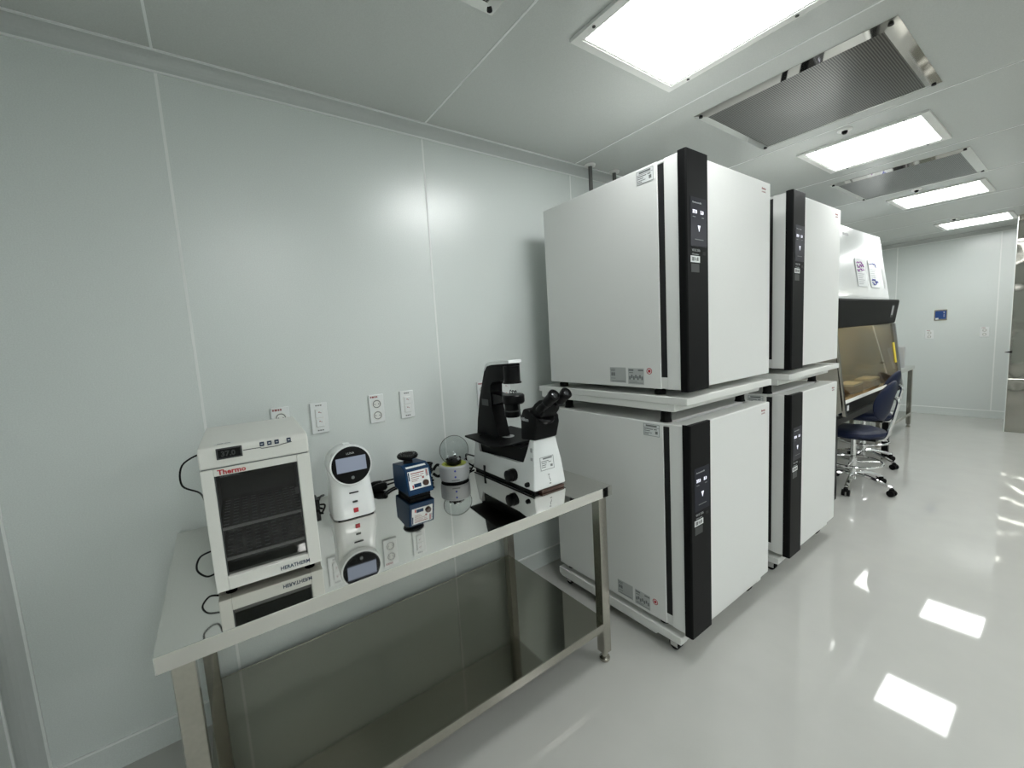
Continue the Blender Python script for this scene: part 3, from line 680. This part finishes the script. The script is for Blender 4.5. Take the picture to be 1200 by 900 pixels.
# illumination pillar and arm
ym = 1.382
pil = prism([(.150, .165), (.172, .25), (.205, .365), (.258, .498), (.285, .524), (.330, .530), (.466, .537), (.466, .522), (.440, .516), (.440, .470), (.405, .456), (.325, .454), (.305, .435), (.302, .40), (.312, .33), (.335, .25), (.360, .187), (.30, .187), (.29, .165)], ym - .034, ym + .034, 'y', .006, 2)
link('pillar', pil, M['sdark'], MS, True)
link('top_cap', prism([(.262, .506), (.287, .5365), (.330, .5465), (.472, .5535), (.476, .539), (.332, .5315), (.291, .5255), (.266, .500)], ym - .037, ym + .037, 'y', .002, 1), M['gloss'], MS)
link('lamp_housing', lathe([(0, 0), (.043, 0), (.043, .005), (.038, .008), (.038, .078), (0, .078)], (.443, ym, .448)), M['black'], MS, True)
link('condenser_arm', prism([(.28, .345), (.31, .398), (.38, .388), (.46, .39), (.46, .365), (.34, .350), (.29, .325)], ym - .028, ym + .028, 'y', .004, 1), M['black'], MS, True)
link('arm_plate', box(.226, .284, ym - .0355, ym - .0335, .332, .362), M['greyd'], MS)
link('condenser_turret', lathe([(0, 0), (.045, 0), (.051, .008), (.051, .036), (.046, .042), (0, .042)], (.445, ym, .355)), M['black'], MS, True)
link('condenser_lens', lathe([(0, 0), (.032, 0), (.036, .006), (.036, .066), (0, .066)], (.432, ym, .292)), M['black'], MS, True)
link('lens_ring', lathe([(.0362, 0), (.0377, .002), (.0377, .005), (.0362, .007)], (.432, ym, .318)), M['greyd'], MS, True)
link('lever', cyl((.485, ym - .005, .365), (.515, ym, .215), .003, n=8), M['greyd'], MS)
for k in range(3): link('lamp_screw', tube([(.40 + .02 * k, yc + .0, .396), (.405 + .02 * k, yc, .412), (.415 + .02 * k, yc, .405)], .002, 6), M['ink'], MS)
# eyepiece tube base and head
tb = prism([(.550, .214), (.646, .222), (.662, .29), (.665, .318), (.610, .352), (.575, .350), (.556, .315)], yc - .062, yc + .062, 'y', .008, 2)
link('tube_base', tb, M['sdark'], MS, True)
hd = Vector((.55, 0, .84)).normalized()
link('head_ring', lathe([(0, 0), (.044, 0), (.054, .005), (.054, .016), (.046, .022), (0, .022)], (.632, yc - .008, .315), hd, 36), M['black'], MS, True)
link('binocular_head', tap(prism([(.610, .340), (.680, .318), (.712, .350), (.708, .382), (.680, .398), (.645, .378)], yc - .058, yc + .030, 'y', .012, 3), .3, .5, 1, 1), M['sdark'], MS, True)
ed = Vector((.72, 0, .56)).normalized()
for yy in (yc - .048, yc + .016):
    p = Vector((.680, yy, .356))
    e_ = link('eyepiece', lathe([(0, -.01), (.019, -.01), (.019, .02), (.0165, .024), (.0165, .045), (.020, .050), (.0215, .058), (.0215, .090), (.024, .096), (.024, .110), (.019, .114), (.014, .108), (0, .106)], p, ed, 28), M['black'], MS, True)
    link('eye_lens', lathe([(0, .1085), (.012, .1072), (.0135, .1065)], p, ed, 20), M['lens'], e_, True)
text('Nikon', .020, M['grey'], MS, (.562, yc - .0632, .300), X, Z, bold=.001)
# knobs
def knob(x, z, r, d, nm):
    y = yc - .0845
    k = link(nm, lathe([(r * .8, -.01), (r, .0), (r, d * .5), (r * .92, d * .55), (r * .92, d), (r * .7, d + .003), (0, d + .003)], (x, y, z), (0, -1, 0), 24), M['black'], MS, True)
knob(.515, .055, .028, .036, 'focus_knob'); knob(.617, .036, .0105, .014, 'small_knob')
link('side_button', xf(lathe([(0, 0), (.004, 0), (.004, .004), (0, .004)], (0, 0, 0), (0, 1, 0), 10), Matrix.Translation((.62, yc + .068, .16))), M['black'], MS)
fn = Vector((1, 0, .09)).normalized(); fup = Vector((-.09, 0, 1)).normalized()
def mf(name, o, rects, mm, th=.0008, lift=.0): return link(name, flat(rects, Vector(o) + fn * lift, Y, fup, th), mm, MS)
fo = (.6515, yc - .006, .090)
mf('asset_sticker', fo, [(-.038, .040, -.002, .058)], M['paper'])
mf('print', fo, [(-.036, .038, .054, .056), (-.036, .038, .0, .002), (-.036, -.034, 0, .056), (.036, .038, 0, .056), (-.02, .03, .046, .052), (-.03, .01, .036, .039), (-.03, .0, .028, .031), (.008, .022, .030, .033), (-.03, -.005, .020, .023), (-.03, -.008, .012, .015), (.018, .030, .010, .020)], M['inkg'], .0004, .0008)
mf('front_marks', (.6600, yc, .030), [(-.008, .000, .038, .042), (-.004, -.002, .020, .034), (.0, .002, .010, .022), (-.006, .004, .0, .004)], M['inkg'], .0006)
mf('front_marks', (.6425, yc, .165), [(-.01, .008, .018, .020), (-.006, -.001, .010, .014), (.002, .010, .010, .012)], M['inkg'], .0006)
link('side_tags', boxes((.622, .634, yc - .0705, yc - .060, .172, .190), (.625, .640, yc - .0735, yc - .06, .138, .150)), M['grey'], MS)
# ------------------------------------------------------------------ cables and adapters behind the instruments
cable('power_cable', [(.06, .55, TT + .012), (.05, .62, TT + .02), (.10, .60, TT + .035), (.15, .575, TT + .02), (.12, .56, TT + .012), (.18, .59, TT + .01)], .004, 'black looped cable between small oven and white counter')
o = link('power_adapter', box(.085, .165, .520, .585, TT + .0005, TT + .045, .004), M['black']); tag(o, 'black power adapter block between the small oven and the counter', 'adapter')
cable('power_cable', [(.19, .775, TT + .006), (.155, .785, TT + .010), (.10, .79, TT + .014), (.05, .83, TT + .014), (.035, .90, TT + .010), (.03, .96, TT + .008)], .0045, 'black cable running from the white counter behind the blue mixer')
cable('power_cable', [(.19, .84, TT + .005), (.165, .865, TT + .006), (.140, .900, TT + .005), (.13, .95, TT + .005)], .0045, 'black cable lying left of the blue mixer')
for (a, b, c, l) in ((.125, .845, 20, 'black plug lying on the table left of the blue mixer, in front'), (.085, .84, 35, 'black plug lying left of the blue mixer, behind the other')):
    o = link('plug', lathe([(0, -.05), (.009, -.05), (.012, -.03), (.018, -.012), (.018, .022), (.012, .03), (0, .03)], (0, 0, 0), (math.sin(R(c)), math.cos(R(c)), .1), 16), M['black'], None, True)
    o.location = (a, b, TT + .019); tag(o, l, 'plug')
bun = [(.05, 1.14, .010), (.045, 1.165, .03), (.06, 1.19, .02), (.05, 1.22, .04), (.08, 1.255, .03), (.10, 1.28, .012)]
cable('cable_bundle', [(a, b, TT + c) for a, b, c in bun], .0075, 'tangle of black cable behind the round centrifuge')
cable('cable_coil', [(.085 + .022 * math.cos(k * 1.9) + .004 * (k % 3), 1.085 + .030 * math.sin(k * 1.9), TT + .012 + .0035 * k) for k in range(16)], .006, 'black coiled power cable tied in a loop behind the blue mixer')
cable('power_cable', [(.15, 1.32, TT + .010), (.12, 1.30, TT + .03), (.09, 1.31, TT + .06), (.06, 1.34, TT + .05), (.02, 1.40, TT + .02)], .0045, 'black cable rising behind the microscope foot')
cable('power_cable', [(.155, 1.30, TT + .006), (.135, 1.27, TT + .008), (.13, 1.25, TT + .006), (.09, 1.24, TT + .006), (.04, 1.26, TT + .006)], .004, 'black cable from microscope foot toward the centrifuge')

# ------------------------------------------------------------------ safety cabinet
ya, yb = 4.17, 5.83
BS = thing('biosafety_cabinet', 'large white safety cabinet with black band and sloping glass beyond the incubators', 'cabinet', (0, 0, 0))
HT = 2.235
link('upper_housing', prism([(.06, 1.60), (.780, 1.60), (.780, 1.63), (.692, HT), (.06, HT)], ya, yb - .02, 'y', .003, 1), M['gloss'], BS)
link('control_band', prism([(.60, 1.605), (.845, 1.605), (.850, 1.59), (.822, 1.385), (.806, 1.375), (.60, 1.375)], ya - .01, yb + .03, 'y', .004, 2), M['sdark'], BS)
link('band_panel', xf(box(-.05, .05, -.07, .05, -.001, .001), frame_mtx((.839, yb - .16, 1.505), Y, (.13, 0, 1))), M['black'], BS)
link('switch_panel', xf(box(-.028, .028, -.052, .035, -.001, .0012), frame_mtx((.8405, yb - .16, 1.51), Y, (.13, 0, 1))), M['grey'], BS)
sd = [(.06, .74), (.885, .74), (.885, .80), (.812, 1.374), (.06, 1.374)]
link('side_wall', prism(sd, ya, ya + .03, 'y'), M['brush'], BS)
link('side_wall', prism(sd, yb - .03, yb, 'y'), M['brush'], BS)
link('rear_wall', box(.06, .09, ya + .03, yb - .03, .80, 1.60), M['chamber'], BS)
link('work_surface', box(.09, .86, ya + .03, yb - .03, .79, .80), M['brush'], BS)
link('base_housing', prism([(.06, .68), (.80, .68), (.885, .735), (.885, .74), (.885, .789), (.06, .789)], ya + .0305, yb - .0305, 'y'), M['brush'], BS)
link('front_grille', xf(box(-(yb - ya) / 2 + .03, (yb - ya) / 2 - .03, -.012, .012, -.002, .002), frame_mtx((.888, (ya + yb) / 2, .806), Y, (-.3, 0, 1))), M['cream'], BS)
link('sill_panel', box(.886, .893, ya + .005, yb - .005, .715, .792), M['sdark'], BS)
link('sill_tag', box(.893, .8945, ya + .07, ya + .11, .735, .775), M['paper'], BS)
up_ = Vector((.812 - .880, 0, 1.374 - .82))
ph = up_.length
link('sash', xf(box(-(yb - ya) / 2 + .032, (yb - ya) / 2 - .032, 0.02, ph, -.003, .003), frame_mtx((.878, (ya + yb) / 2, .82), Y, up_)), M['sash'], BS)
link('edge_trim', prism([(.885, .76), (.905, .76), (.832, 1.374), (.812, 1.374)], yb - .028, yb + .004, 'y'), M['inkg'], BS)
link('edge_trim', prism([(.885, .70), (.905, .70), (.832, 1.374), (.812, 1.374)], ya, ya + .03, 'y'), M['brush'], BS)
link('yellow_sticker', xf(box(-.03, .03, -.10, .10, 0, .001), frame_mtx((.851, yb - .075, 1.09), Y, up_)), M['yellow'], BS)
link('side_pad', box(.84, .91, yb + .002, yb + .03, .93, 1.14, .01), M['grey'], BS)
link('inner_tube', cyl((.55, ya + .05, 1.40), (.55, yb - .05, 1.40), .013, n=12), M['warm'], BS)
for (a, b) in ((.05 + .05, ya + .05), (.78, ya + .05), (.10, yb - .10), (.78, yb - .10)):
    link('leg', box(a, a + .05, b, b + .05, 0.0005, .68), M['black'], BS)
link('cross_bar', box(.785, .825, ya + .1005, yb - .1005, .60, .65), M['black'], BS)
text('labtech', .035, M['inkg'], BS, (.7035, 4.62, 2.165), Y, Vector((-.088, 0, .605)), bold=.001) if False else link('brand_print', flat([(-.07, .07, 0, .022)], (.7047, 4.78, 2.155), Y, (-.088, 0, .605)), M['inkg'], BS)
pu = Vector((-.088, 0, .605)).normalized()
for (y_, colr, l) in ((5.03, 'purple', 'left white note sheet with purple writing taped to the safety cabinet'), (5.40, 'blueink', 'right white note sheet with blue writing taped to the safety cabinet')):
    t = thing('note_sheet', l, 'paper', (.7525, y_, 1.835), 0, 'note sheets taped on the safety cabinet')
    n_ = Y.cross(pu)
    link('sheet', xf(box(-.13, .13, -.115, .14, 0, .001), frame_mtx(n_ * .003, Y, pu)), M['paper'], t)
    rows = [(-.10, .02 + .05 * ((k * 7) % 3) / 2, -.095 + k * .018, -.088 + k * .018) for k in range(9)]
    link('print', flat(rows, n_ * .0042, Y, pu, .0004), M['grey'], t)
    rr = random.Random(3 if colr == 'purple' else 5)
    for k in range(3):
        z_ = .10 - k * .035 if colr == 'purple' else (.095, -.055, -.075)[k]
        pts = [n_ * .005 + Y * (-.10 + i * .03) + pu * (z_ + rr.uniform(-.018, .018)) for i in range(7)]
        link('handwriting', tube(pts, .0045, 6), M[colr], t)
link('side_tag', xf(box(-.035, .035, -.10, .10, 0, .001), frame_mtx((.7535, yb - .10, 1.82), Y, pu)), M['silver'], BS)
# things inside the cabinet
def inside(name, x, y, z, bms, lab, cat):
    t = thing(name, lab, cat, (x, y, z))
    for nm, bm, mm in bms: link(nm, bm, mm, t, True)
    return t
for (x, y, l, k) in ((.73, 4.90, 'left small tan carton standing inside the safety cabinet', .0), (.74, 5.36, 'right small tan carton inside the safety cabinet, nearer the chairs', .0)):
    inside('carton', x, y, .8005, [('box_body', box(-.06, .06, -.13, .13, 0, .055, .003), M['tan']), ('box_lid', box(-.062, .062, -.132, .132, .0555, .075, .003), M['chamber'])], l, 'box')
inside('bottle', .55, 4.95, .8005, [('bottle_body', lathe([(0, 0), (.04, 0), (.04, .12), (.016, .15), (.016, .165), (0, .165)]), M['paper']), ('bottle_cap', lathe([(0, .165), (.018, .165), (.018, .185), (0, .185)]), M['yellow'])], 'white bottle with yellow cap standing inside the safety cabinet', 'bottle')
inside('tube_rack', .45, 5.15, .8005, [('rack_body', box(-.06, .06, -.1, .1, 0, .05, .003), M['cream']), ('rack_tubes', boxes(*[(-.04 + .03 * (k % 3), -.025 + .03 * (k % 3), -.08 + .035 * (k // 3), -.065 + .035 * (k // 3), .05, .085) for k in range(12)]), M['yellow'])], 'pale rack with yellow-capped tubes inside the safety cabinet', 'rack')
t = thing('wall_tap', 'white round gas tap with a yellow knob on the cabinet back wall', 'tap', (.0901, 4.85, 1.12))
link('tap_body', lathe([(0, .0002), (.035, .0002), (.03, .02), (.012, .03), (.012, .07), (0, .07)], (0, 0, 0), (1, 0, 0)), M['gloss'], t, True)
link('tap_knob', lathe([(0, .07), (.025, .07), (.025, .09), (0, .09)], (0, 0, 0), (1, 0, 0)), M['yellow'], t, True)

# ------------------------------------------------------------------ blue lab chairs
def chair(loc, rz, lab, c0=-82):
    t = thing('lab_chair', lab, 'chair', loc, rz, 'blue wheeled laboratory chairs')
    zs = .455
    link('seat', lathe([(0, zs), (.16, zs), (.200, zs + .010), (.212, zs + .030), (.205, zs + .052), (.17, zs + .066), (.08, zs + .068), (0, zs + .066)], n=40), M['navy'], t, True)
    link('seat_plate', box(-.08, .16, -.07, .07, zs - .022, zs - .001, .003), M['black'], t)
    # backrest: oval pad leaning back, built at +x
    bm = bmesh.new(); bmesh.ops.create_uvsphere(bm, u_segments=32, v_segments=16, radius=1)
    for v in bm.verts:
        x, y, z = v.co; y2 = y * .175; z2 = z * .165
        sx = .03 * (abs(x) ** .8) * (1 if x > 0 else -1)
        v.co = Vector((.215 + z2 * .20 + sx - (y2 * y2) * 1.5, y2, .770 + z2))
    link('backrest', bm, M['navy'], t, True)
    link('back_bracket', tube([(.252, 0, .80), (.275, 0, .77), (.262, 0, .68), (.235, 0, .55), (.20, 0, .455), (.12, 0, .438)], .013, 8), M['chrome'], t, True)
    link('bracket_knob', tube([(.262, -.03, .79), (.276, 0, .80), (.262, .03, .79)], .008, 6), M['chrome'], t, True)
    link('gas_column', lathe([(0, .075), (.026, .075), (.026, .27), (.018, .272), (.018, zs - .02), (0, zs - .02)]), M['chrome'], t, True)
    link('footring', tube([(.195 * math.cos(k * math.pi / 12), .195 * math.sin(k * math.pi / 12), .225) for k in range(24)], .010, 8, closed=True, sub=2), M['chrome'], t, True)
    bm = bmesh.new()
    for k in range(3):
        a = k * 2 * math.pi / 3 + .6; cyl((.02 * math.cos(a), .02 * math.sin(a), .225), (.19 * math.cos(a), .19 * math.sin(a), .225), .008, n=8, bm=bm)
        if k: pass
    link('ring_spokes', bm, M['chrome'], t, True)
    for k in range(5):
        a = R(c0 + 72 * k) - rz; u = Vector((math.cos(a), math.sin(a), 0)); s_ = Vector((-math.sin(a), math.cos(a), 0))
        lg = link('base_leg', tube([u * .01 + Z * .115, u * .09 + Z * .118, u * .18 + Z * .098, u * .25 + Z * .072, u * .275 + Z * .066], .016, 8), M['chrome'], t, True)
        c = u * .275
        link('caster', cyl(c + s_ * .008 + Z * .0262, c + s_ * .026 + Z * .0262, .026, n=20, bm=cyl(c - s_ * .026 + Z * .0262, c - s_ * .008 + Z * .0262, .026, n=20)), M['rubber'], lg, True)
        link('caster_cover', cyl(c + Z * .038, c + Z * .066, .022, .014, n=16), M['rubber'], lg)
    return t
chair((.83, 4.665, 0), R(0), 'nearer blue vinyl chair with chrome foot ring, beside the far incubators', -84)
chair((.69, 5.50, 0), R(0), 'farther blue vinyl chair, mostly hidden behind the nearer one', -20)
